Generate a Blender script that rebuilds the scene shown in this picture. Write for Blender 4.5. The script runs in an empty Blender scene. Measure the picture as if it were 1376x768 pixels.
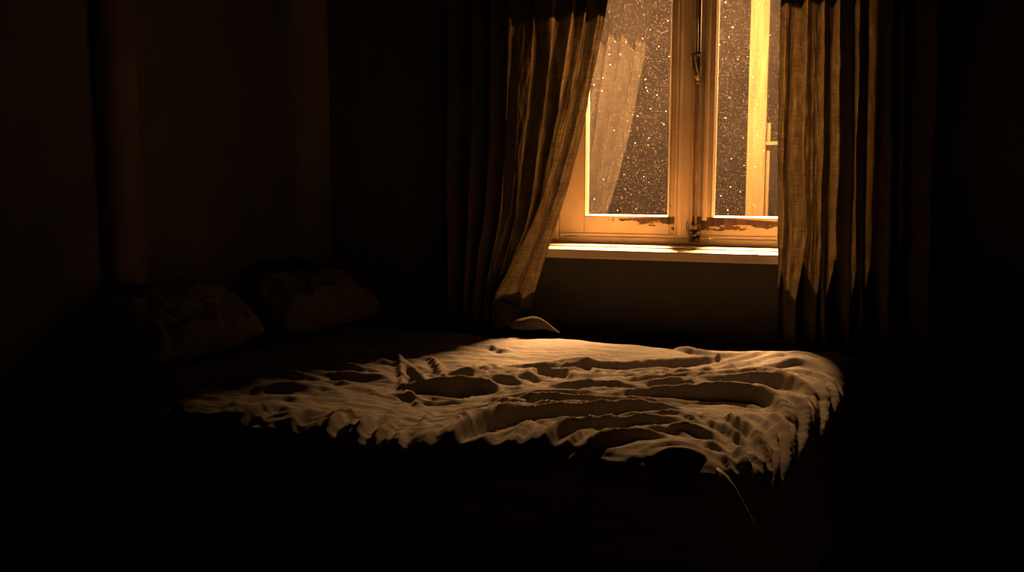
import bpy, bmesh, math, random
import numpy as np
from mathutils import Vector

C = bpy.context.scene.collection
random.seed(7)
# ------------------------------------------------------------------ camera
F = 1250.0; YAW = math.radians(20.0); PITCH = math.atan(146 / F)
CAM = Vector((0, -3.53, 1.14))
cam_d = bpy.data.cameras.new('camera'); cam = bpy.data.objects.new('camera', cam_d); C.objects.link(cam)
cam_d.sensor_width = 36; cam_d.lens = 36 * F / 1376; cam_d.clip_start = 0.02
cam.location = CAM; cam.rotation_euler = (math.pi / 2 - PITCH, 0, YAW)
bpy.context.scene.camera = cam
# ------------------------------------------------------------------ world, lamps, exposure
vs = bpy.context.scene.view_settings
vs.view_transform = 'Standard'; vs.look = 'None'; vs.gamma = 1; vs.use_curve_mapping = False
vs.exposure = 0.0
w = bpy.data.worlds.new('night'); bpy.context.scene.world = w; w.use_nodes = True
w.node_tree.nodes['Background'].inputs[0].default_value = (0.35, 0.3, 0.25, 1)
w.node_tree.nodes['Background'].inputs[1].default_value = 0.004
LAMP = Vector((-0.60, 0.95, 2.28))          # strip lamp on the outer wall above the window
LAMP_T = 13
LAMP_W = 4400.0
ld = bpy.data.lights.new('outdoor_strip_light', 'AREA'); ld.shape = 'RECTANGLE'; ld.size = 0.72; ld.size_y = 0.05
ld.energy = LAMP_W; ld.color = (1.0, 0.54, 0.225)
lo = bpy.data.objects.new('outdoor_strip_light', ld); C.objects.link(lo)
lo.location = LAMP; lo.rotation_euler = (math.radians(LAMP_T), 0, 0)

R = cam.rotation_euler.to_matrix()
def ray(px, py): return R @ Vector(((px - 688) / F, -(py - 384) / F, -1))
def on(axis, v, px, py):
    d = ray(px, py); t = (v - CAM[axis]) / d[axis]
    return CAM + d * t
def on_y(px, py, y): return on(1, y, px, py)
def on_z(px, py, z): return on(2, z, px, py)

# ------------------------------------------------------------------ helpers
def tag(o, label=None, cat=None, group=None, kind=None):
    if label: o['label'] = label
    if cat: o['category'] = cat
    if group: o['group'] = group
    if kind: o['kind'] = kind
    return o
def empty(name, loc=(0, 0, 0)):
    o = bpy.data.objects.new(name, None); C.objects.link(o); o.location = loc; return o
def link(name, me, m, parent=None, smooth=False):
    if m: me.materials.append(m)
    o = bpy.data.objects.new(name, me); C.objects.link(o)
    if smooth:
        me.polygons.foreach_set('use_smooth', [True] * len(me.polygons))
    if parent is not None:
        o.parent = parent
        o.matrix_parent_inverse = parent_world(parent).inverted()
    return o
def parent_world(p):
    from mathutils import Matrix
    m = Matrix.Translation(p.location)
    if p.parent: m = parent_world(p.parent) @ p.matrix_parent_inverse @ m
    return m
def build(name, bm, m, parent=None, smooth=False, bevel=0):
    me = bpy.data.meshes.new(name); bm.normal_update(); bm.to_mesh(me); bm.free()
    o = link(name, me, m, parent, smooth)
    if bevel:
        b = o.modifiers.new('bevel', 'BEVEL'); b.width = bevel; b.segments = 2; b.limit_method = 'ANGLE'
    return o
def box(bm, x0, x1, y0, y1, z0, z1):
    v = [bm.verts.new((x, y, z)) for x in (x0, x1) for y in (y0, y1) for z in (z0, z1)]
    for f in ((0, 1, 3, 2), (4, 6, 7, 5), (0, 4, 5, 1), (2, 3, 7, 6), (0, 2, 6, 4), (1, 5, 7, 3)):
        bm.faces.new([v[i] for i in f])
def lathe(bm, prof, c, axis='z', n=16):
    rings = []
    for (r, h) in prof:
        ring = []
        for k in range(n):
            a = 2 * math.pi * k / n
            p = {'z': (r * math.cos(a), r * math.sin(a), h), 'y': (r * math.cos(a), h, r * math.sin(a)),
                 'x': (h, r * math.cos(a), r * math.sin(a))}[axis]
            ring.append(bm.verts.new((c[0] + p[0], c[1] + p[1], c[2] + p[2])))
        rings.append(ring)
    for a, b in zip(rings, rings[1:]):
        for k in range(n): bm.faces.new((a[k], a[(k + 1) % n], b[(k + 1) % n], b[k]))
    bm.faces.new(rings[0][::-1]); bm.faces.new(rings[-1])
    bmesh.ops.recalc_face_normals(bm, faces=bm.faces[:])
def sweep(bm, pts, rad, n=8):
    pts = [Vector(p) for p in pts]; rings = []
    for i, p in enumerate(pts):
        t = (pts[min(i + 1, len(pts) - 1)] - pts[max(i - 1, 0)]).normalized()
        u = t.cross(Vector((0.31, 0.9, 0.2))).normalized(); v = t.cross(u)
        r = rad[i] if isinstance(rad, (list, tuple)) else rad
        rings.append([bm.verts.new(p + (u * math.cos(2 * math.pi * k / n) + v * math.sin(2 * math.pi * k / n)) * r) for k in range(n)])
    for a, b in zip(rings, rings[1:]):
        for k in range(n): bm.faces.new((a[k], a[(k + 1) % n], b[(k + 1) % n], b[k]))
    bm.faces.new(rings[0][::-1]); bm.faces.new(rings[-1])
def grid_mesh(name, P, m, parent=None, uv=None, solid=0):
    nu, nv = P.shape[:2]
    idx = np.arange(nu * nv).reshape(nu, nv)
    f = np.stack([idx[:-1, :-1], idx[1:, :-1], idx[1:, 1:], idx[:-1, 1:]], -1).reshape(-1, 4)
    me = bpy.data.meshes.new(name)
    me.from_pydata(P.reshape(-1, 3).tolist(), [], f.tolist())
    if uv is not None:
        l = me.uv_layers.new(name='uv'); U = uv.reshape(-1, 2)[f.reshape(-1)]
        l.data.foreach_set('uv', U.astype(np.float32).ravel())
    o = link(name, me, m, parent, True)
    if solid:
        s = o.modifiers.new('thickness', 'SOLIDIFY'); s.thickness = solid; s.offset = 0
    return o
# smooth value noise, vectorised
_rs = np.random.RandomState(11); _T = _rs.rand(256, 256)
def vn(x, y, seed=0):
    x = x + seed * 17.37; y = y + seed * 9.13
    xi = np.floor(x).astype(int); yi = np.floor(y).astype(int); fx = x - xi; fy = y - yi
    fx = fx ** 3 * (fx * (fx * 6 - 15) + 10); fy = fy ** 3 * (fy * (fy * 6 - 15) + 10)
    g = lambda a, b: _T[a & 255, b & 255]
    return ((g(xi, yi) * (1 - fx) + g(xi + 1, yi) * fx) * (1 - fy) + (g(xi, yi + 1) * (1 - fx) + g(xi + 1, yi + 1) * fx) * fy) * 2 - 1
def fbm(x, y, seed=0, n=4):
    s = 0; a = 1
    for k in range(n): s = s + a * vn(x * 2 ** k, y * 2 ** k, seed + k); a *= .5
    return s

# ------------------------------------------------------------------ materials
class NT:
    def __init__(s, name):
        s.m = bpy.data.materials.new(name); s.m.use_nodes = True; s.t = s.m.node_tree; s.t.nodes.clear()
        s.out = s.n('ShaderNodeOutputMaterial')
    def n(s, typ, ins=None, **kw):
        nd = s.t.nodes.new(typ)
        for k, v in kw.items(): setattr(nd, k, v)
        for k, v in (ins or {}).items():
            if hasattr(v, 'is_output'): s.t.links.new(v, nd.inputs[k])
            else: nd.inputs[k].default_value = v
        return nd
    def noise(s, vec, scale, detail=4, rough=.5):
        return s.n('ShaderNodeTexNoise', {'Vector': vec, 'Scale': scale, 'Detail': detail, 'Roughness': rough}).outputs['Fac']
    def ramp(s, fac, *st):
        r = s.n('ShaderNodeValToRGB', {'Fac': fac}); e = r.color_ramp.elements
        while len(e) < len(st): e.new(.5)
        for el, (p, c) in zip(e, st): el.position = p; el.color = c if len(c) == 4 else (*c, 1)
        return r.outputs['Color']
    def coord(s, which='Object', sc=(1, 1, 1), loc=(0, 0, 0)):
        t = s.n('ShaderNodeTexCoord'); return s.n('ShaderNodeMapping', {'Vector': t.outputs[which], 'Scale': sc, 'Location': loc}).outputs['Vector']
    def bump(s, h, strength=.3, dist=.002):
        return s.n('ShaderNodeBump', {'Height': h, 'Strength': strength, 'Distance': dist}).outputs['Normal']
    def math(s, op, a, b=0.0): return s.n('ShaderNodeMath', {0: a, 1: b}, operation=op).outputs[0]
    def done(s, sh): s.t.links.new(sh, s.out.inputs['Surface']); return s.m

def plain(name, c1, c2, scale=8, rough=.8, bump=.3, metal=0, sc=(1, 1, 1), spec=.5):
    t = NT(name); v = t.coord('Object', sc); n = t.noise(v, scale, 6)
    p = t.n('ShaderNodeBsdfPrincipled', {'Base Color': t.ramp(n, (.3, c1), (.7, c2)), 'Roughness': rough, 'Metallic': metal, 'Specular IOR Level': spec,
            'Normal': t.bump(t.noise(v, scale * 12, 4), bump, .002)})
    return t.done(p.outputs[0])

def fabric(name, c1, c2, transl=None, thread=900, rough_amt=.35, warp=(1, 1)):
    """woven cloth: thread bump and slubs from the UV map, in metres"""
    t = NT(name)
    uv = t.coord('UV')
    slub_v = t.noise(t.coord('UV', (260, 9, 1)), 1.0, 3)
    slub_h = t.noise(t.coord('UV', (9, 260, 1)), 1.0, 3)
    th = t.math('ADD', t.noise(t.coord('UV', (thread, thread * .25, 1)), 1.0, 2), t.noise(t.coord('UV', (thread * .25, thread, 1)), 1.0, 2))
    mott = t.noise(uv, 14, 5)
    f = t.math('ADD', t.math('MULTIPLY', slub_v, .4), t.math('ADD', t.math('MULTIPLY', slub_h, .35), t.math('MULTIPLY', mott, .25)))
    col = t.ramp(f, (.36, c1), (.62, c2))
    h = t.math('ADD', t.math('MULTIPLY', th, .5), t.math('ADD', slub_v, slub_h))
    nrm = t.bump(h, rough_amt, .0018)
    d = t.n('ShaderNodeBsdfDiffuse', {'Color': col, 'Roughness': .8, 'Normal': nrm})
    sh = d.outputs[0]
    if transl:
        fac, tc = transl
        cc = t.n('ShaderNodeMixRGB', {'Fac': 1.0, 'Color1': col, 'Color2': (*tc, 1)}, blend_type='MULTIPLY').outputs[0]
        tr = t.n('ShaderNodeBsdfTranslucent', {'Color': cc, 'Normal': nrm})
        sh = t.n('ShaderNodeMixShader', {0: fac, 1: sh, 2: tr.outputs[0]}).outputs[0]
    return t.done(sh)

def paint_mat(name, peel_c=None):
    """old cream gloss paint; bare brown wood shows where it has flaked off by the meeting stiles"""
    t = NT(name); g = t.n('ShaderNodeNewGeometry').outputs['Position']
    n1 = t.noise(g, 9, 5); n2 = t.noise(t.n('ShaderNodeMapping', {'Vector': g, 'Scale': (60, 60, 8)}).outputs[0], 1, 4)
    base = t.ramp(n1, (.3, (.33, .25, .16)), (.7, (.43, .325, .21)))
    wood = t.ramp(n2, (.3, (.012, .006, .004)), (.65, (.075, .034, .016)))
    sep = t.n('ShaderNodeSeparateXYZ', {0: g})
    cx, cz = peel_c
    dx = t.math('ABSOLUTE', t.math('SUBTRACT', sep.outputs[0], cx))
    # wedge below the rail's upper edge: deep at the meeting stiles, thin further out, longer to the right
    sx_ = t.math('SUBTRACT', sep.outputs[0], cx)
    far = t.math('ADD', t.math('MULTIPLY', t.math('MAXIMUM', sx_, 0.0), .075), t.math('MULTIPLY', t.math('MAXIMUM', t.math('MULTIPLY', sx_, -1.0), 0.0), .16))
    up = t.math('SUBTRACT', cz, sep.outputs[2])
    nz = t.noise(t.n('ShaderNodeMapping', {'Vector': g, 'Scale': (16, 16, 50)}).outputs[0], 1, 6, .6)
    th = t.math('ADD', t.math('SUBTRACT', .050, far), t.math('MULTIPLY', t.math('SUBTRACT', nz, .54), .11))
    m1 = t.math('MULTIPLY', t.math('LESS_THAN', up, th), t.math('GREATER_THAN', up, t.math('SUBTRACT', t.math('MULTIPLY', dx, .05), .012)))
    m1 = t.math('MULTIPLY', m1, t.math('GREATER_THAN', sep.outputs[1], YS - .004))
    nz3 = t.noise(t.n('ShaderNodeMapping', {'Vector': g, 'Scale': (70, 70, 20)}).outputs[0], 1, 5)
    m2 = t.math('GREATER_THAN', nz3, .72)
    mask = t.math('MAXIMUM', m1, m2)
    col = t.n('ShaderNodeMixRGB', {'Fac': mask, 'Color1': base, 'Color2': wood}).outputs[0]
    h = t.math('ADD', t.math('MULTIPLY', mask, -1.0), t.math('MULTIPLY', t.noise(g, 120, 4), .35))
    p = t.n('ShaderNodeBsdfPrincipled', {'Base Color': col, 'Roughness': .42, 'Normal': t.bump(h, .5, .0015)})
    return t.done(p.outputs[0])

def glass_mat():
    t = NT('dusty_glass'); v = t.n('ShaderNodeNewGeometry').outputs['Position']
    film = t.noise(v, 5, 5, .6); grain = t.noise(v, 520, 2, .7)
    speck = t.n('ShaderNodeTexVoronoi', {'Vector': v, 'Scale': 130.0, 'Randomness': 1.0}).outputs['Distance']
    big = t.n('ShaderNodeTexVoronoi', {'Vector': v, 'Scale': 28.0, 'Randomness': 1.0}).outputs['Distance']
    f = t.math('ADD', t.math('MULTIPLY', t.ramp(film, (.25, (.55,) * 3), (.75, (1,) * 3)), t.math('MULTIPLY', t.ramp(grain, (.38, (.0,) * 3), (.62, (1,) * 3)), GLASS_DUST)),
               t.math('ADD', t.math('MULTIPLY', t.math('LESS_THAN', speck, .10), .22), t.math('MULTIPLY', t.math('LESS_THAN', big, .045), .7)))
    tr = t.n('ShaderNodeBsdfTransparent', {'Color': (.94, .93, .9, 1)})
    gl = t.n('ShaderNodeBsdfGlossy', {'Color': (1, 1, 1, 1), 'Roughness': .04})
    fc = t.n('ShaderNodeLayerWeight', {'Blend': .5}).outputs['Facing']
    fr = t.math('ADD', .20, t.math('MULTIPLY', t.math('POWER', fc, 5.0), .8))
    a = t.n('ShaderNodeMixShader', {0: fr, 1: tr.outputs[0], 2: gl.outputs[0]})
    d = t.n('ShaderNodeBsdfDiffuse', {'Color': (.6, .46, .38, 1)}); tl = t.n('ShaderNodeBsdfTranslucent', {'Color': (.6, .46, .38, 1)})
    b = t.n('ShaderNodeMixShader', {0: .5, 1: d.outputs[0], 2: tl.outputs[0]})
    return t.done(t.n('ShaderNodeMixShader', {0: f, 1: a.outputs[0], 2: b.outputs[0]}).outputs[0])
GLASS_DUST = .0075

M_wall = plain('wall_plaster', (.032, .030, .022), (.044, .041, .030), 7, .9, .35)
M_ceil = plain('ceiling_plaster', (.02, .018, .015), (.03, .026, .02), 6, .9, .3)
def floor_mat():
    t = NT('floorboards'); v = t.coord('Object')
    br = t.n('ShaderNodeTexBrick', {'Vector': v, 'Color1': (.09, .05, .028, 1), 'Color2': (.06, .034, .02, 1), 'Mortar': (.01, .006, .004, 1),
                                    'Scale': 1.0, 'Mortar Size': .004, 'Brick Width': 1.6, 'Row Height': .12})
    g = t.noise(t.coord('Object', (2, 40, 1)), 1, 5)
    c = t.n('ShaderNodeMixRGB', {'Fac': .5, 'Color1': br.outputs[0], 'Color2': t.ramp(g, (.3, (.04, .02, .01)), (.7, (.1, .06, .035)))}, blend_type='MIX')
    return t.done(t.n('ShaderNodeBsdfPrincipled', {'Base Color': c.outputs[0], 'Roughness': .5}).outputs[0])
M_floor = floor_mat()
M_cloth = fabric('bedspread_linen', (.104, .089, .077), (.134, .116, .10), None, 700, .35)
M_pillow = fabric('pillow_linen', (.10, .084, .066), (.13, .108, .088), None, 700, .3)
M_curt = fabric('curtain_linen', (.045, .036, .0245), (.104, .085, .06), (.55, (1.85, 1.8, 1.65)), 650, .6)
M_mattress = plain('mattress_ticking', (.4, .36, .3), (.5, .45, .38), 20, .9)
M_bedwood = plain('bed_wood', (.06, .03, .015), (.11, .06, .03), 6, .5, .2, 0, (1, 8, 8))
M_iron = plain('old_iron', (.05, .04, .03), (.22, .16, .10), 60, .5, .4, .7)
M_post = plain('post_pine', (.012, .0082, .0036), (.021, .0145, .0064), 3, .8, .3, 0, (14, 14, 1), 0.0)
M_out = plain('outer_render', (.10, .08, .06), (.16, .13, .1), 5, .95)
M_shade = plain('lamp_enamel', (.05, .06, .05), (.07, .08, .07), 30, .4)

# ------------------------------------------------------------------ room shell
YS = 0.17                                    # room-side face of the sashes
P = lambda px, py, y=YS: on_y(px, py, y)
xl = P(752, 300).x                           # left edge of the left leaf
xm = P(928, 300).x                           # meeting line
xr = xm + (xm - xl)
zb = P(850, 318).z                           # underside of the sashes
ZT = 2.02                                    # top of the opening
ox0, ox1, oz0 = xl - .07, xr + .03, zb - .05
XL = on_y(446, 300, 0).x; XR = 1.75; YF = -4.6; ZC = 2.75; T = .27
def struct(name, bm, m, **k): o = build(name, bm, m, **k); o['kind'] = 'structure'; return o
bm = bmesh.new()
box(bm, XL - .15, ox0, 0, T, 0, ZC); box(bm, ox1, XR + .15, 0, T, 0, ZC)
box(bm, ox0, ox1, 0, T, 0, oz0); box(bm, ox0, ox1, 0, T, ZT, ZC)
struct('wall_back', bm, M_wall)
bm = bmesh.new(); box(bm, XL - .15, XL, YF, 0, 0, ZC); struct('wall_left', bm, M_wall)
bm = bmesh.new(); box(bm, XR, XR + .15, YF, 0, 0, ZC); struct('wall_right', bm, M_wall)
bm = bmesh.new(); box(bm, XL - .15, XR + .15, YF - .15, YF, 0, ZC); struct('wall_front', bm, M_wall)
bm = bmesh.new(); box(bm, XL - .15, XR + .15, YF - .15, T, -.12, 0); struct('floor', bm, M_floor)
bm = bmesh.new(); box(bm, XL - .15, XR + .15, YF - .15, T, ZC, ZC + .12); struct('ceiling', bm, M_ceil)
bm = bmesh.new(); box(bm, XL, XR, -.018, -.0005, 0.0005, .1); struct('baseboard_back', bm, M_wall, bevel=.004)
bm = bmesh.new(); box(bm, XL + .0005, XL + .018, YF, -.02, 0.0005, .1); struct('baseboard_left', bm, M_wall, bevel=.004)
pc = on(0, XL, 162, 300); 
bm = bmesh.new(); pts_ = []
for k in range(17):
    a_ = math.pi * k / 16; pts_.append((XL + .0005 + .055 * math.sin(a_), pc.y - .085 * math.cos(a_)))
lo_ = [bm.verts.new((x, y, .101)) for x, y in pts_]; hi_ = [bm.verts.new((x, y, ZC - .001)) for x, y in pts_]
for k in range(16): bm.faces.new((lo_[k], lo_[k + 1], hi_[k + 1], hi_[k]))
bm.faces.new(lo_); bm.faces.new(hi_); bmesh.ops.recalc_face_normals(bm, faces=bm.faces[:])
struct('trim_1', bm, plain('painted_pipe_casing', (.035, .022, .011), (.05, .032, .016), 12, .7))
# outside: balcony slab that carries the post
bm = bmesh.new(); box(bm, -3, 2.6, T + .0005, 2.6, -.12, 0); struct('floor_outside', bm, M_out)

# ------------------------------------------------------------------ window
zrail = P(850, 291).z                        # top of bottom rail = bottom of panes
M_paint = paint_mat('flaking_cream_paint', (xm, zrail - .006))
win = empty('window_1', (xm, YS, zb)); win['kind'] = 'structure'
bm = bmesh.new()
box(bm, ox0 + .0005, xl - .002, YS - .012, YS + .06, oz0 + .0005, ZT - .0005)
box(bm, xr + .002, ox1 - .0005, YS - .012, YS + .06, oz0 + .0005, ZT - .0005)
box(bm, xl - .002, xr + .002, YS - .004, YS + .06, oz0 + .0005, zb - .002)
box(bm, xl - .002, xr + .002, YS - .012, YS + .06, ZT - .05, ZT - .0005)
build('window_frame', bm, M_paint, win, bevel=.003)
M_glass = glass_mat()
px_l0, px_l1 = P(785, 290).x, P(900, 290).x
px_r0 = P(955, 290).x; px_r1 = xr - (px_l0 - xl)
zt_s = ZT - .055; zt_p = zt_s - .06
def sash(x0, x1, a, b, name_label):
    s = empty('sash', ((x0 + x1) / 2, YS, zb)); s.parent = win; s.matrix_parent_inverse = parent_world(win).inverted()
    return s
def sash_meshes(x0, x1, a, b):
    bm = bmesh.new()
    box(bm, x0, a, YS, YS + .04, zb, zt_s); box(bm, b, x1, YS, YS + .04, zb, zt_s)
    box(bm, a, b, YS, YS + .04, zb, zrail); box(bm, a, b, YS, YS + .04, zt_p, zt_s)
    s = build('sash', bm, M_paint, win, bevel=.0025)
    # bevelled glazing bead round the pane
    bm = bmesh.new(); bw = .012
    o = [(a, zrail), (b, zrail), (b, zt_p), (a, zt_p)]
    i = [(a + bw, zrail + bw * .6), (b - bw, zrail + bw * .6), (b - bw, zt_p - bw), (a + bw, zt_p - bw)]
    def ring(pts, y): return [bm.verts.new((p[0], y, p[1])) for p in pts]
    r0 = ring(o, YS - .001); r1 = ring([(p[0] + (q[0] - p[0]) * .35, p[1] + (q[1] - p[1]) * .35) for p, q in zip(o, i)], YS - .003); r2 = ring(i, YS + .011); r3 = ring(i, YS + .018); r4 = ring(o, YS + .018)
    for u, v in ((r0, r1), (r1, r2), (r2, r3), (r3, r4), (r4, r0)):
        for k in range(4): bm.faces.new((u[k], u[(k + 1) % 4], v[(k + 1) % 4], v[k]))
    bmesh.ops.recalc_face_normals(bm, faces=bm.faces[:])
    build('glazing_bead', bm, M_paint, s)
    bm = bmesh.new(); box(bm, a + .0005, b - .0005, YS + .0185, YS + .0215, zrail + .0005, zt_p - .0005)
    build('glass_pane', bm, M_glass, s)
    # bottom drip groove line moulding on the rail
    bm = bmesh.new(); box(bm, x0 + .004, x1 - .004, YS - .006, YS - .0002, zb + .002, zb + .012)
    build('drip_moulding', bm, M_paint, s, bevel=.002)
    return s
xL2 = xm - .0008; xR1 = xm + .0008
sash_meshes(xl, xL2, px_l0, px_l1); sash_meshes(xR1, xr, px_r0, px_r1)
bm = bmesh.new(); box(bm, xm - .012, xm + .012, YS + .0402, YS + .05, zb + .001, zt_s - .001)
build('gap_light_block', bm, M_paint, win)  # unseen strip added behind the leaf gap to stop lamplight leaking through
# cover strip over the meeting stiles: fluted profile
def strip(name, x0, x1, prof, y0, z0, z1, parent):
    bm = bmesh.new(); n = len(prof)
    a = [bm.verts.new((x0 + (x1 - x0) * u, y0 - d, z0)) for u, d in prof]
    b = [bm.verts.new((x0 + (x1 - x0) * u, y0 - d, z1)) for u, d in prof]
    for k in range(n): bm.faces.new((a[k], a[(k + 1) % n], b[(k + 1) % n], b[k]))
    bm.faces.new(a); bm.faces.new(b[::-1]); bmesh.ops.recalc_face_normals(bm, faces=bm.faces[:])
    return build(name, bm, M_paint, parent)
xs0, xs1 = P(907, 290).x, P(931, 290).x
strip('cover_strip', xs0, xs1, [(0, 0), (0, .009), (.06, .012), (.12, .010), (.18, .010), (.24, .016), (.34, .019), (.5, .020), (.66, .019), (.76, .016), (.82, .010), (.88, .010), (.94, .012), (1, .009), (1, 0)], YS - .0003, zb + .008, zt_s - .01, win)
xs2, xs3 = P(943, 290).x, P(950, 290).x
strip('cover_strip', xs2, xs3, [(0, 0), (0, .006), (.3, .010), (.7, .010), (1, .006), (1, 0)], YS - .0003, zrail - .01, zt_s - .01, win)
# espagnolette bolt: rod, handle housing, keeper
xb = P(937.5, 200).x; yb = YS - .014
bolt = empty('espagnolette_bolt', (xb, yb, 1.2)); bolt.parent = win; bolt.matrix_parent_inverse = parent_world(win).inverted()
bm = bmesh.new(); sweep(bm, [(xb, yb, zb + .03), (xb, yb, zt_s - .02)], .0058, 12); build('rod', bm, plain('worn_brown_paint', (.10, .065, .035), (.17, .11, .06), 30, .8, .3, 0, (1, 1, 1), .1), bolt, True)
zh = P(935, 92).z
bm = bmesh.new()
lathe(bm, [(.006, -.062), (.012, -.058), (.013, -.05), (.009, -.046), (.012, -.03), (.014, 0), (.012, .03), (.008, .045), (.012, .05), (.013, .056), (.006, .062)], (xb, yb - .002, zh), 'z', 14)
build('housing', bm, M_iron, bolt, True)
bm = bmesh.new()
sweep(bm, [(xb - .014, yb - .016, zh + .052), (xb - .020, yb - .026, zh + .03), (xb - .012, yb - .034, zh + .0), (xb - .004, yb - .036, zh - .03), (xb + .004, yb - .03, zh - .05)], [.008, .0085, .0095, .011, .007], 10)
sweep(bm, [(xb, yb - .008, zh + .045), (xb - .008, yb - .016, zh + .052), (xb - .014, yb - .018, zh + .054)], .006, 10)
build('handle', bm, M_iron, bolt, True)
zk = P(933, 312).z; xk = P(934, 312).x
bm = bmesh.new(); box(bm, xk - .021, xk + .021, YS - .006, YS - .0003, zk - .040, zk + .034); 
for dx, dz, r in ((0, .022, .014), (-.014, 0, .011), (.014, 0, .011), (0, -.010, .009), (-.009, -.029, .008), (.009, -.029, .008)):
    lathe(bm, [(r, 0), (r, -.012), (r * .8, -.019), (r * .3, -.023)], (xk + dx, YS - .006, zk + dz), 'y', 12)
build('keeper', bm, M_iron, bolt)
# sill: frame ledge, then the board with its nose
z1 = oz0 + .004
bm = bmesh.new(); box(bm, ox0 + .001, ox1 - .001, .035, YS - .013, oz0 + .001, on_y(850, 331, .035).z)
build('sill_ledge', bm, M_paint, win, bevel=.004)
SF = -.085
zs = on_y(850, 336.5, SF).z
bm = bmesh.new(); box(bm, ox0 - .08, ox1 + .08, SF, -.0005, zs - .036, zs)
box(bm, ox0 + .001, ox1 - .001, -.0004, .0345, oz0 + .001, zs)
sill = build('sill_board', bm, M_paint, win, bevel=.005)

# ------------------------------------------------------------------ outside post and the lamp above the window
yp = 1.85
p0 = on_y(1001, 290, yp).x; p1 = on_y(1026, 290, yp).x
post = empty('wooden_post', ((p0 + p1) / 2, yp, 0))
tag(post, 'pale wooden post standing outside behind the right window pane, glowing yellow in lamplight', 'post')
bm = bmesh.new(); box(bm, p0, p1, yp, yp + .09, 0.0, 2.5); build('upright', bm, M_post, post, bevel=.006)
q0 = on_y(1026.5, 200, yp).x; q1 = on_y(1034, 200, yp).x; zq = on_y(1035, 193, yp).z
bm = bmesh.new(); box(bm, p1 + .0005, q1, yp + .03, yp + .06, .3, on_y(1030, 165, yp).z); build('side_batten', bm, M_post, post, bevel=.003)
bm = bmesh.new(); box(bm, p1 + .0005, p1 + .7, yp - .0, yp + .028, zq - .008, zq + .012); build('cross_rail', bm, M_post, post, bevel=.003)

lamp = empty('outdoor_lamp', (LAMP.x, LAMP.y, LAMP.z)); tag(lamp, 'dark enamel strip lamp on the outer wall above the window', 'lamp')
bm = bmesh.new()
n = Vector((0, math.sin(math.radians(LAMP_T)) * 1, math.cos(math.radians(LAMP_T)))); 
L = .4
prof = [(-.07, .0), (-.05, .035), (0, .055), (.05, .035), (.07, .0), (.062, .0), (.044, .028), (0, .046), (-.044, .028), (-.062, .0)]
ca, sa = math.cos(math.radians(LAMP_T)), math.sin(math.radians(LAMP_T))
def pr(x, u, v): return bm.verts.new((LAMP.x + x, LAMP.y + u * ca - v * sa, LAMP.z + u * sa + v * ca))
a = [pr(-L, u, v) for u, v in prof]; b = [pr(L, u, v) for u, v in prof]
for k in range(len(prof)): bm.faces.new((a[k], a[(k + 1) % 10], b[(k + 1) % 10], b[k]))
bm.faces.new(a); bm.faces.new(b[::-1]); bmesh.ops.recalc_face_normals(bm, faces=bm.faces[:])
build('lamp_shade', bm, M_shade, lamp)
bm = bmesh.new(); sweep(bm, [(LAMP.x, LAMP.y + .03, LAMP.z + .06), (LAMP.x, LAMP.y - .1, LAMP.z + .16), (LAMP.x, T + .001, LAMP.z + .18)], .012, 10); build('bracket', bm, M_shade, lamp, True)

# ------------------------------------------------------------------ curtains
CY = -.142
YR = [-230, 0, 100, 200, 300, 360, 410, 460, 1000]
def curtain(name, guides, label, n_per=14, nv=260, zb_=.03, yoff=None):
    """guides: (x positions in the heights YR, depth list) - each is one fold crest or valley of the cloth"""
    zt = 2.36
    zk = [zt] + [on_y(700, y, CY).z for y in YR[1:-1]] + [zb_]
    zk = np.array(zk)
    G = []
    for xs, dep in guides:
        X = [on_y(x, max(min(y, 460), 0), CY).x for x, y in zip(xs, YR)]
        D = dep if isinstance(dep, (list, tuple)) else [dep * .8] + [dep] * 8
        G.append((X, D))
    GX = np.array([g[0] for g in G]); GD = np.array([g[1] for g in G], float)
    z = np.linspace(zk[0], zk[-1], nv)
    order = np.argsort(zk)
    def cub(tab):
        out = []
        for row in tab:
            zz = zk[order]; vv = np.array(row)[order]
            m = np.gradient(vv, zz)
            i = np.clip(np.searchsorted(zz, z) - 1, 0, len(zz) - 2); h = zz[i + 1] - zz[i]; t = (z - zz[i]) / h
            out.append((2 * t**3 - 3 * t**2 + 1) * vv[i] + (t**3 - 2 * t**2 + t) * h * m[i] + (-2 * t**3 + 3 * t**2) * vv[i + 1] + (t**3 - t**2) * h * m[i + 1])
        return np.array(out)
    GX = cub(GX); GD = cub(GD)
    ng = len(guides); nu = (ng - 1) * n_per + 1
    u = np.linspace(0, ng - 1, nu); i = np.clip(u.astype(int), 0, ng - 2); t = (u - i)[:, None]
    s = (1 - np.cos(np.pi * t)) / 2
    # folds bulge sideways a little, so crests are round and sides steep
    X = GX[i] * (1 - t) + GX[i + 1] * t
    X = X + (s - t) * (GX[i + 1] - GX[i]) * .35
    D = GD[i] * (1 - s) + GD[i + 1] * s
    uu = (u[:, None] * .07) + 0 * z[None]; zz = z[None] + 0 * uu
    D = D + .006 * fbm(uu * 14, zz * 3, 3) + .0022 * fbm(uu * 60, zz * 14, 5)
    X = X + .004 * fbm(uu * 9, zz * 4, 8)
    D = np.maximum(D * 1.25, -.050)
    Pm = np.stack([X, CY - D, zz], -1)
    arc = np.concatenate([[0], np.cumsum(np.hypot(np.diff(X[:, 120]), np.diff(D[:, 120])))])
    uv = np.stack([arc[:, None] + 0 * zz, zz], -1)
    root = empty(name, (float(X.mean()), CY, zt)); tag(root, label, 'curtain', 'linen curtains at the window')
    grid_mesh('cloth', Pm, M_curt, root, uv, .0016)
    return root
a, b = .045, -.040
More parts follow.
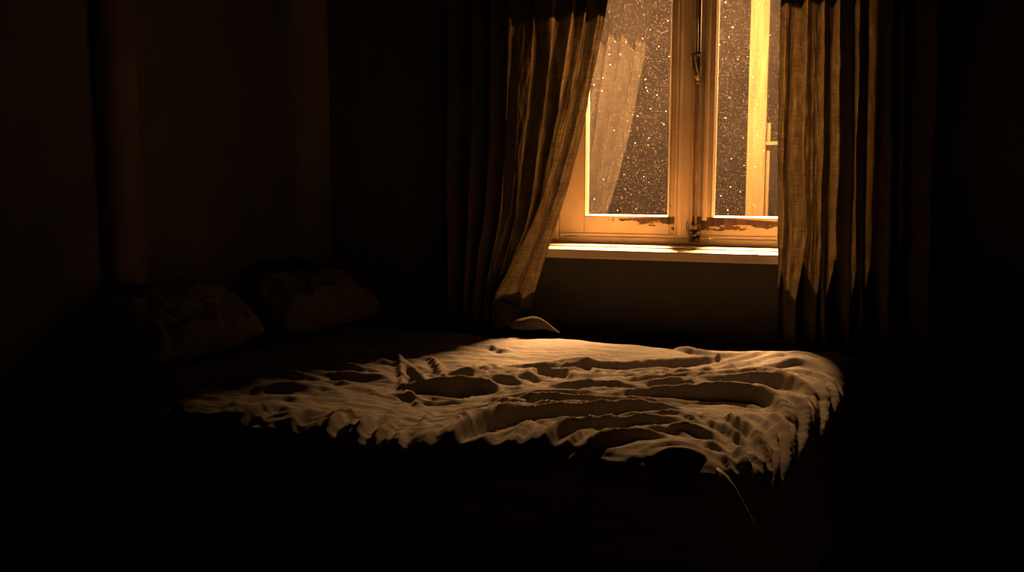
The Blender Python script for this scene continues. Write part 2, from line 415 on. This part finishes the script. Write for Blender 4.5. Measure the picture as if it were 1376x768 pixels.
GL = [
 ([592, 597, 597, 596, 596, 597, 597, 597, 597], .0),
 ([606, 609, 609, 609, 608, 608, 608, 608, 608], .04),
 ([618, 622, 623, 622, 620, 620, 618, 618, 618], -.035),
 ([632, 640, 641, 640, 634, 632, 629, 629, 629], .04),
 ([646, 652, 653, 651, 645, 640, 636, 636, 636], -.04),
 ([662, 667, 666, 664, 655, 648, 643, 643, 643], .042),
 ([674, 680, 677, 673, 663, 654, 648, 647, 647], -.035),
 ([692, 699, 693, 687, 680, 664, 654, 651, 651], [.04, .05, .05, .05, .045, .04, .03, .0, .0]),
 ([704, 708, 702, 694, 686, 669, 657, 655, 655], .012),
 ([714, 717, 711, 701, 692, 674, 660, 658, 658], -.012),
 ([725, 730, 725, 712, 699, 679, 662, 661, 661], [.04, .045, .05, .05, .04, .02, .01, .0, .0]),
 ([734, 741, 734, 722, 706, 683, 664, 664, 664], -.01),
 ([748, 757, 743, 731, 711, 687, 666, 668, 668], [.03, .035, .03, .02, .0, .0, .0, .0, .0]),
 ([757, 765, 752, 738, 716, 690, 668, 671, 671], -.045),
 ([768, 778, 766, 744, 722, 692, 669, 674, 674], [.02, .02, .01, .03, .04, .05, .05, .03, .0]),
 ([776, 785, 771, 750, 726, 698, 672, 678, 678], [-.03, -.03, -.02, .01, .04, .05, .06, .03, .0]),
 ([789, 798, 783, 762, 733, 710, 690, 684, 684], [.04, .045, .045, .05, .055, .055, .05, .02, .0]),
 ([797, 806, 791, 768, 739, 715, 700, 694, 694], [.0, -.005, .005, .02, .035, .04, .045, .01, .0]),
 ([805, 812, 797, 775, 745, 723, 708, 702, 702], [.015, .01, .015, .03, .04, .05, .05, .01, .0]),
 ([812, 818, 803, 781, 752, 733, 720, 710, 710], [.03, .02, .03, .035, .035, .04, .04, .0, -.01]),
]
curtain('curtain', GL, 'linen curtain left of the window, swept aside with its hem bunched on the bed', zb_=.03)
GR = [
 ([1047, 1051, 1048, 1047, 1046, 1045, 1044, 1044, 1043], [.02] * 9),
 ([1052, 1056, 1053, 1052, 1051, 1050, 1049, 1049, 1049], -.015),
 ([1060, 1064, 1062, 1060, 1059, 1059, 1058, 1058, 1058], .025),
 ([1069, 1074, 1073, 1072, 1071, 1070, 1070, 1070, 1070], .038),
 ([1078, 1083, 1082, 1080, 1079, 1078, 1078, 1078, 1078], -.035),
 ([1090, 1094, 1092, 1091, 1090, 1089, 1088, 1088, 1088], .0),
 ([1097, 1102, 1100, 1099, 1098, 1097, 1097, 1097, 1097], .02),
 ([1103, 1107, 1106, 1105, 1103, 1102, 1101, 1101, 1101], -.01),
 ([1110, 1116, 1115, 1113, 1111, 1110, 1110, 1110, 1110], .045),
 ([1122, 1127, 1126, 1124, 1124, 1123, 1122, 1122, 1122], -.045),
 ([1140, 1146, 1145, 1145, 1144, 1143, 1142, 1142, 1142], .045),
 ([1148, 1153, 1152, 1151, 1151, 1151, 1151, 1151, 1151], -.02),
 ([1156, 1161, 1160, 1160, 1160, 1160, 1160, 1160, 1160], .025),
 ([1172, 1177, 1177, 1176, 1176, 1176, 1176, 1176, 1176], -.045),
 ([1193, 1199, 1198, 1197, 1196, 1195, 1194, 1194, 1194], .045),
 ([1212, 1217, 1216, 1215, 1215, 1214, 1214, 1214, 1214], -.045),
 ([1232, 1237, 1236, 1235, 1233, 1232, 1232, 1232, 1232], .02),
 ([1252, 1259, 1257, 1254, 1250, 1249, 1248, 1248, 1248], .045),
 ([1266, 1272, 1270, 1268, 1264, 1263, 1262, 1262, 1262], -.03),
 ([1274, 1280, 1279, 1277, 1272, 1270, 1270, 1270, 1270], .0),
]
curtain('curtain', GR, 'linen curtain hanging straight in loose folds on the right side of the window')
rod = empty('curtain_rod', (xm, CY, 2.38)); tag(rod, 'dark iron rod above the window from which the curtains hang', 'curtain rod')
bm = bmesh.new(); sweep(bm, [(XL + .25, CY, 2.385), (.9, CY, 2.385)], .012, 12); build('pole', bm, M_iron, rod, True)
for x in (XL + .25, .9):
    bm = bmesh.new(); lathe(bm, [(.012, -.02), (.024, -.01), (.026, .0), (.02, .015), (.006, .024)], (x, CY, 2.385), 'x', 14); build('finial', bm, M_iron, rod, True)
for x in (XL + .32, .84):
    bm = bmesh.new(); box(bm, x - .008, x + .008, CY, -.0005, 2.366, 2.376); build('bracket', bm, M_iron, rod)

# ------------------------------------------------------------------ bed
ZB = .56                                     # top of the made bed
XB0, XB1, YB0, YB1 = XL + .05, -.13, -1.60, -.27
MX1 = XB1 - .03
bed = empty('bed', ((XB0 + XB1) / 2, (YB0 + YB1) / 2, 0))
tag(bed, 'low wooden double bed under the rumpled linen cover, beneath the window', 'bed')
bm = bmesh.new(); box(bm, XB0 + .04, MX1 - .05, YB0 + .05, YB1 - .05, .22, .30); build('bed_frame', bm, M_bedwood, bed, bevel=.006)
for x in (XB0 + .08, MX1 - .10):
    for y in (YB0 + .09, YB1 - .09):
        bm = bmesh.new(); lathe(bm, [(.022, 0), (.03, .08), (.034, .2199)], (x, y, 0), 'z', 14); build('leg', bm, M_bedwood, bed, True)
bm = bmesh.new(); box(bm, XB0 + .02, MX1 - .035, YB0 + .035, YB1 - .035, .3005, ZB - .075); build('mattress', bm, M_mattress, bed, bevel=.03)

# --- bedspread: a fine sheet with every crease of the photo as a ridge
# crest lines traced on the bed plane: (height m, far-side width, near-side drop width, recovery width, points)
CR = [
 (.022, .05, .012, .045, [(676,481),(702,485),(729,487),(768,484),(807,483),(845,484),(884,481),(920,480),(965,476),(1010,470)]),
 (.022, .05, .016, .06, [(590,493),(598,496),(616,501),(642,501),(663,495),(684,492),(712,497)]),
 (.020, .035, .016, .06, [(706,493),(714,488),(731,487),(763,488),(776,497)]),
 (.034, .05, .018, .10, [(540,507),(552,509),(566,508),(592,514),(616,513),(647,512),(672,520)]),
 (.016, .03, .012, .05, [(672,508),(700,503),(728,501),(752,504)]),
 (.020, .03, .014, .05, [(645,513),(663,509),(689,510),(708,513)]),
 (.020, .04, .015, .05, [(735,513),(768,515),(794,514),(840,517),(870,518)]),
 (.016, .04, .012, .04, [(676,543),(702,539),(742,538),(790,541)]),
 (.032, .03, .014, .10, [(590,588),(605,577),(626,568),(663,556),(702,549),(742,547),(800,546),(850,543),(900,543),(930,547)]),
 (.018, .05, .014, .07, [(640,533),(680,528),(720,530),(760,533),(800,532),(840,530)]),
 (.034, .05, .016, .085, [(825,532),(845,529),(890,526),(935,523),(980,521),(1020,525),(1045,535),(1062,550)]),
 (.030, .05, .016, .08, [(930,508),(960,505),(1000,503),(1040,504),(1063,511),(1085,521)]),
 (.016, .03, .014, .05, [(857,516),(890,511),(920,511),(955,518)]),
 (.020, .03, .014, .055, [(812,509),(824,507),(860,502),(905,498),(950,502)]),
 (.028, .03, .012, .08, [(695,617),(708,607),(729,590),(755,577),(794,572),(840,563),(890,560),(930,566)]),
 (.024, .03, .012, .06, [(750,614),(760,607),(784,595),(807,587),(850,581),(900,580)]),
 (.022, .03, .012, .05, [(540,607),(553,593),(566,580),(585,569)]),
 (.022, .03, .012, .05, [(615,606),(629,593),(647,582),(668,573)]),
 (.020, .025, .012, .04, [(480,592),(488,585),(500,570),(519,559)]),
 (.018, .025, .012, .04, [(525,598),(532,580),(540,566)]),
 (.018, .03, .012, .05, [(425,489),(445,491),(490,492),(520,493)]),
 (.020, .03, .013, .055, [(440,499),(470,500),(500,500),(530,503)]),
 (.014, .03, .013, .05, [(350,502),(390,503),(436,505)]),
 (.018, .04, .013, .05, [(325,521),(360,517),(400,516),(450,514)]),
 (.018, .025, .012, .04, [(365,566),(385,558),(410,548),(440,545)]),
 (.018, .025, .012, .04, [(300,556),(325,548),(360,540),(390,538)]),
 (.020, .025, .012, .04, [(420,572),(440,560),(465,548),(490,540)]),
 (.018, .025, .012, .04, [(470,582),(480,566),(500,552)]),
 (.016, .02, .010, .035, [(905,461),(940,470),(975,478)]),
 (.016, .025, .010, .035, [(960,484),(985,478),(1010,473),(1030,470)]),
 (.018, .03, .012, .04, [(1010,492),(1040,487),(1070,484),(1095,489),(1115,497)]),
 (.018, .025, .010, .035, [(1040,492),(1075,496),(1105,503),(1125,514),(1138,528)]),
 (.016, .02, .010, .03, [(1090,508),(1110,518),(1125,532),(1130,548)]),
 (.020, .02, .010, .035, [(1009,546),(1035,560),(1055,583),(1070,612)]),
 (.018, .02, .010, .035, [(1035,548),(1058,562),(1078,584),(1088,604)]),
 (.020, .02, .010, .035, [(975,553),(1005,568),(1025,592),(1040,615)]),
 (.020, .02, .010, .035, [(940,556),(975,570),(1005,590),(1030,612)]),
 (.020, .02, .010, .035, [(985,592),(1000,602),(1014,615),(1022,632)]),
 (.020, .02, .010, .035, [(1052,528),(1080,540),(1098,560),(1105,580)]),
 (.018, .03, .012, .05, [(860,574),(900,570),(940,574),(975,586)]),
 (.014, .03, .012, .04, [(830,555),(870,552),(915,556),(950,566)]),
 (.016, .03, .010, .05, [(870,604),(910,600),(950,606)]),
 (.012, .02, .010, .03, [(660,458),(672,464),(688,463)]),
 (.010, .02, .010, .03, [(640,486),(655,488),(668,485)]),
]
rl = random.Random(5)
for (h, wf, wn, wr, pts) in list(CR):
    for k in range(3):
        dx, dy = rl.uniform(-45, 45), rl.choice((-1, 1)) * rl.uniform(4, 13)
        n_ = len(pts); m_ = rl.randint(max(2, n_ - 3), n_); o_ = rl.randint(0, n_ - m_)
        q_ = [(x + dx + rl.uniform(-2, 2), y + dy + rl.uniform(-.8, .8)) for x, y in pts[o_:o_ + m_]]
        if min(y for x, y in q_) < 476 and q_[0][0] < 1000: continue
        CR.append((h * rl.uniform(.25, .5), wf * .5, wn * .7, wr * .5, q_))
# star of short ridges at the pulled spot
CRS = [(.030, .014, [(531,472),(545,484),(558,492),(570,506)]), (.026, .014, [(571,470),(588,480),(592,497),(606,511)]),
       (.022, .012, [(531,472),(541,490),(540,512)]), (.020, .012, [(500,483),(520,482),(545,486)]), (.020, .012, [(590,498),(575,505),(556,514)]),
       (.018, .012, [(540,512),(556,524),(566,534)]), (.018, .012, [(486,520),(505,520),(525,524),(545,524)]), (.016, .012, [(647,513),(665,518),(680,527)]),
       (.014, .010, [(565,560),(575,548),(590,540)]), (.016, .012, [(520,545),(534,536),(548,530)])]
DROP_F, DROP_R = .40, .40
g = .006
sx = np.arange(XB0 - .0, XB1 + DROP_R, g); sy = np.arange(YB0 - DROP_F, YB1 + .20, g)
SX, SY = np.meshgrid(sx, sy, indexing='ij')
def seg_dist(pts):
    Q = [on_z(px, py, ZB) for px, py in pts]; Q = [(q.x, q.y) for q in Q]
    # smooth the polyline (Chaikin)
    for _ in range(2):
        N = [Q[0]]
        for a, b in zip(Q, Q[1:]): N += [(a[0] * .75 + b[0] * .25, a[1] * .75 + b[1] * .25), (a[0] * .25 + b[0] * .75, a[1] * .25 + b[1] * .75)]
        Q = N + [Q[-1]]
    Ls = [math.dist(a, b) for a, b in zip(Q, Q[1:])]; tot = sum(Ls)
    best = np.full(SX.shape, 9.); sg = np.zeros(SX.shape); tt = np.zeros(SX.shape); acc = 0
    for (a, b), l in zip(zip(Q, Q[1:]), Ls):
        if l < 1e-6: continue
        dx, dy = (b[0] - a[0]) / l, (b[1] - a[1]) / l
        u = np.clip((SX - a[0]) * dx + (SY - a[1]) * dy, 0, l)
        ddx, ddy = SX - a[0] - u * dx, SY - a[1] - u * dy
        d = np.hypot(ddx, ddy); s = np.sign(dx * ddy - dy * ddx)
        k = d < best; best = np.where(k, d, best); sg = np.where(k, s, sg); tt = np.where(k, (acc + u) / tot, tt); acc += l
    return best, sg, tt
H = np.zeros(SX.shape)
wx = SX + .03 * fbm(SX * 5, SY * 5, 2); wy = SY + .018 * fbm(SX * 4, SY * 6, 9)
# loose long folds running head to foot, then finer crumple
rid = 1 - np.abs(fbm(wx * 2.6, wy * 15, 21, 3)) ; H += .006 * np.clip(rid, 0, 1) ** 2
calm = np.clip((SY + .62) / .16, 0, 1) * np.clip((SX + 1.25) / .2, 0, 1)     # smooth strip by the far edge
amp = (1 - .75 * calm) * (1 - .55 * np.clip((SX + .30) / .2, 0, 1))
H *= amp
H += .0045 * (1 - np.abs(fbm(wx * 4.5, wy * 20, 31, 2))) ** 2 * amp
H += .0022 * (1 - np.abs(fbm(wx * 16 + wy * 8, wy * 34, 33, 2))) ** 2 * amp
H += .0009 * fbm(wx * 30, wy * 40, 41, 3)
H += .014 * fbm(SX * 1.7, SY * 2.2, 51, 2) + .0045 * vn(SX * 9, SY * 5, 55) * calm + .014 * calm
left = np.clip((-1.0 - SX) / .3, 0, 1)
H += left * .008 * (1 - np.abs(fbm(wx * 7 + wy * 6, wy * 12 - wx * 3, 61, 3)))
for (h, wf, wn, wr, pts) in CR:
    d, s, t = seg_dist(pts)
    tap = np.clip(np.sin(np.pi * t), 0, 1) ** .55 * (1 + .15 * vn(t * 4 + pts[0][0], t * 0 + 3.3, 5))
    # left-to-right lines: s > 0 is the far (window) side
    wob = 1
    far = np.exp(-(d / (wf * 1.7)) ** 1.15); near = 1.62 * np.exp(-(d / (wn * .8)) ** 2) - .62 * np.exp(-(d / (wr * 1.15)) ** 1.8)
    edge_h = 1 - .15 * (h < .0205) * (pts[0][0] > 930)
    H += .98 * edge_h * h * tap * np.where(s >= 0, far, near)
for (h, wd, pts) in CRS:
    d, s, t = seg_dist(pts); tap = np.clip(np.minimum(t, 1 - t) * 5, 0, 1) ** .7
    H += .85 * h * tap * (np.exp(-(d / wd) ** 2) - .35 * np.exp(-(d / (wd * 2.6)) ** 2))
# shape: flat top, rounded shoulders, hanging sides; the foot side slants and rounds off towards the near corner
xe = XB1 + .22 * np.clip((SY - YB0) / (YB1 - YB0), 0, 1) - .06       # line of the foot edge
RC = .07; rr = .085
cx = np.minimum(SX, xe - RC); cy = np.clip(SY, YB0 + RC, YB1 - RC)
vx, vy = SX - cx, SY - cy; dist = np.hypot(vx, vy)
e = dist - (RC - rr * .55)
nx = np.where(dist > 1e-6, vx / np.maximum(dist, 1e-6), 0); ny = np.where(dist > 1e-6, vy / np.maximum(dist, 1e-6), 0)
ec = np.maximum(e, 0); th = np.minimum(ec / rr, math.pi / 2); rest = np.maximum(ec - rr * math.pi / 2, 0)
out = rr * np.sin(th); down = rr * (1 - np.cos(th)) + rest
per = np.where(np.abs(nx) > np.abs(ny), SY, SX)
out = out + np.clip(rest * 3, 0, 1) * (.015 + .022 * (1 + vn(per * 9, rest * 2, 71)) + .012 * vn(per * 22, rest * 3, 72)) + rest * .10
base = np.minimum(dist, RC - rr * .55)
PX = np.where(e > 0, cx + nx * (RC - rr * .55 + out), SX); PY = np.where(e > 0, cy + ny * (RC - rr * .55 + out), SY)
PZ = ZB - .012 - down
nzv = np.cos(th); nho = np.sin(th)
H = H - .012
PX = PX + nx * nho * H; PY = PY + ny * nho * H; PZ = PZ + nzv * H
PZ = np.maximum(PZ, .02)
# sag into the rounding left end by the pillows
spread = empty('bedspread', ((XB0 + XB1) / 2, YB0, ZB)); tag(spread, 'rumpled beige linen cover spread over the bed, lit across its creases', 'bedspread')
grid_mesh('cloth', np.stack([PX, PY, PZ], -1), M_cloth, spread, np.stack([SX, SY], -1))

# ------------------------------------------------------------------ pillows leaning at the head of the bed
def pillow(c, size, lean, yaw, seed, label):
    """c = middle of the bottom edge; size = (width along y, height, thickness)"""
    W, Hh, Th = size; n = 90
    u = np.linspace(-1, 1, n); U, V = np.meshgrid(u, u, indexing='ij')
    def side(sg):
        k = (1 - np.abs(U) ** 2.6) * (1 - np.abs(V) ** 2.6); k = np.clip(k, 0, 1) ** .46
        pin = 1 - .055 * (U ** 2 + V ** 2 - 1.2 * U ** 2 * V ** 2) * 1.2
        pull = .010 * (1 - np.abs(fbm(U * 2.4 + V * 1.2 + seed, V * 2.0 - U * 1.6, seed, 3))) + .022 * (1 - np.abs(fbm(U * 3.5 + seed, V * 1.1, seed + 4, 2)))
        ex_ = (.5 * Th * k + pull * np.clip(k * 2, 0, 1)) * sg
        y = U * W / 2 * pin * (1 - .05 * (1 - V ** 2) * 0); z = (V + 1) * Hh / 2 * (1 - .0 * U)
        z = z - .05 * Hh * (U ** 2) * (V + 1) / 2 - .03 * np.abs(fbm(U * 2, V * 2, seed + 9, 2)) * (V + 1) / 2 * 1.0
        return ex_, y, z
    P = []
    for sg in (1, -1):
        x, y, z = side(sg)
        X = x * math.cos(lean) - z * math.sin(lean); Z = x * math.sin(lean) + z * math.cos(lean)
        P.append(np.stack([X * math.cos(yaw) - y * math.sin(yaw), X * math.sin(yaw) + y * math.cos(yaw), Z], -1))
    A = np.concatenate([P[0], P[1][::-1]], 0)          # closed round in u
    Q = A + np.array(c)
    root = empty('pillow', c); tag(root, label, 'pillow', 'pillows at the head of the bed')
    uv = np.stack([np.concatenate([U * W / 2, U * W / 2 + W], 0), np.concatenate([V, V], 0) * Hh / 2], -1)
    o = grid_mesh('cover', Q, M_pillow, root, uv)
    bm = bmesh.new(); bm.from_mesh(o.data); bmesh.ops.remove_doubles(bm, verts=bm.verts, dist=.0006); bmesh.ops.recalc_face_normals(bm, faces=bm.faces[:]); bm.to_mesh(o.data); bm.free()
    # piped seam
    pts = []
    for k in range(0, n, 3): pts.append(P[0][k, 0])
    for k in range(0, n, 3): pts.append(P[0][n - 1, k])
    for k in range(n - 1, -1, -3): pts.append(P[0][k, n - 1])
    for k in range(n - 1, -1, -3): pts.append(P[0][0, k])
    q = [Vector(p) + Vector(c) for p in pts]
    bm = bmesh.new(); sweep(bm, q, .003, 6); build('seam', bm, M_pillow, root, True)
pillow((-1.80, -.50, ZB + .045), (.60, .31, .13), math.radians(62), math.radians(-8), 3, 'crumpled pillow at the far side of the bed, nearer the window wall')
pillow((-1.84, -1.17, ZB + .065), (.58, .29, .13), math.radians(60), math.radians(2), 8, 'crumpled pillow nearer the camera, at the dark left end of the bed')

# ------------------------------------------------------------------ hem of the swept curtain, curled over the bed's edge
lc = [o for o in bpy.data.objects if o.name == 'curtain'][0]
def hem(rows, name):
    """rows across the width; each a list of (px, py, y) points along the length"""
    G = np.array([[list(on_y(px, py, y)) for px, py, y in row] for row in rows])
    nu, nv = 28, 60
    def interp(A, n):
        m = A.shape[0]; t = np.linspace(0, m - 1, n); i = np.clip(t.astype(int), 0, m - 2); f = (t - i).reshape(-1, *([1] * (A.ndim - 1)))
        T0 = np.gradient(A, axis=0); h00 = 2*f**3-3*f**2+1; h10 = f**3-2*f**2+f; h01 = -2*f**3+3*f**2; h11 = f**3-f**2
        return h00 * A[i] + h10 * T0[i] + h01 * A[i + 1] + h11 * T0[i + 1]
    G = interp(G, nu); G = interp(G.transpose(1, 0, 2), nv).transpose(1, 0, 2)
    uv = np.stack(np.meshgrid(np.linspace(0, .1, nu), np.linspace(0, .25, nv), indexing='ij'), -1)
    return grid_mesh(name, G, M_curt, lc, uv, .0018)
hem([[(664,408,-.215),(672,428,-.24),(690,441,-.27),(714,443,-.285),(734,442,-.29),(751,447,-.30)],
     [(672,404,-.225),(680,424,-.255),(694,437,-.29),(714,437,-.31),(731,438,-.305),(751,447,-.302)],
     [(684,408,-.225),(690,424,-.245),(698,430,-.28),(714,429,-.31),(728,431,-.305),(752,447,-.302)],
     [(694,412,-.215),(697,423,-.225),(702,427,-.25),(716,425,-.29),(729,429,-.295),(752,446.5,-.298)],
     [(704,416,-.20),(704,424,-.21),(708,428,-.22),(719,429,-.25),(731,434,-.27),(752,447,-.29)]], 'hem')

# cloth tube added to catch a bright line, flaring from the near foot corner
bm = bmesh.new()
sweep(bm, [on_z(962, 628, ZB - .035) + Vector((0, 0, 0)), on_y(975, 640, -1.70), on_y(987, 658, -1.72), on_y(999, 680, -1.73), on_y(1010, 700, -1.735), on_y(1020, 721, -1.74)], [.003, .005, .005, .0045, .004, .003], 8)
build('corner_bright_edge', bm, M_cloth, spread, True)
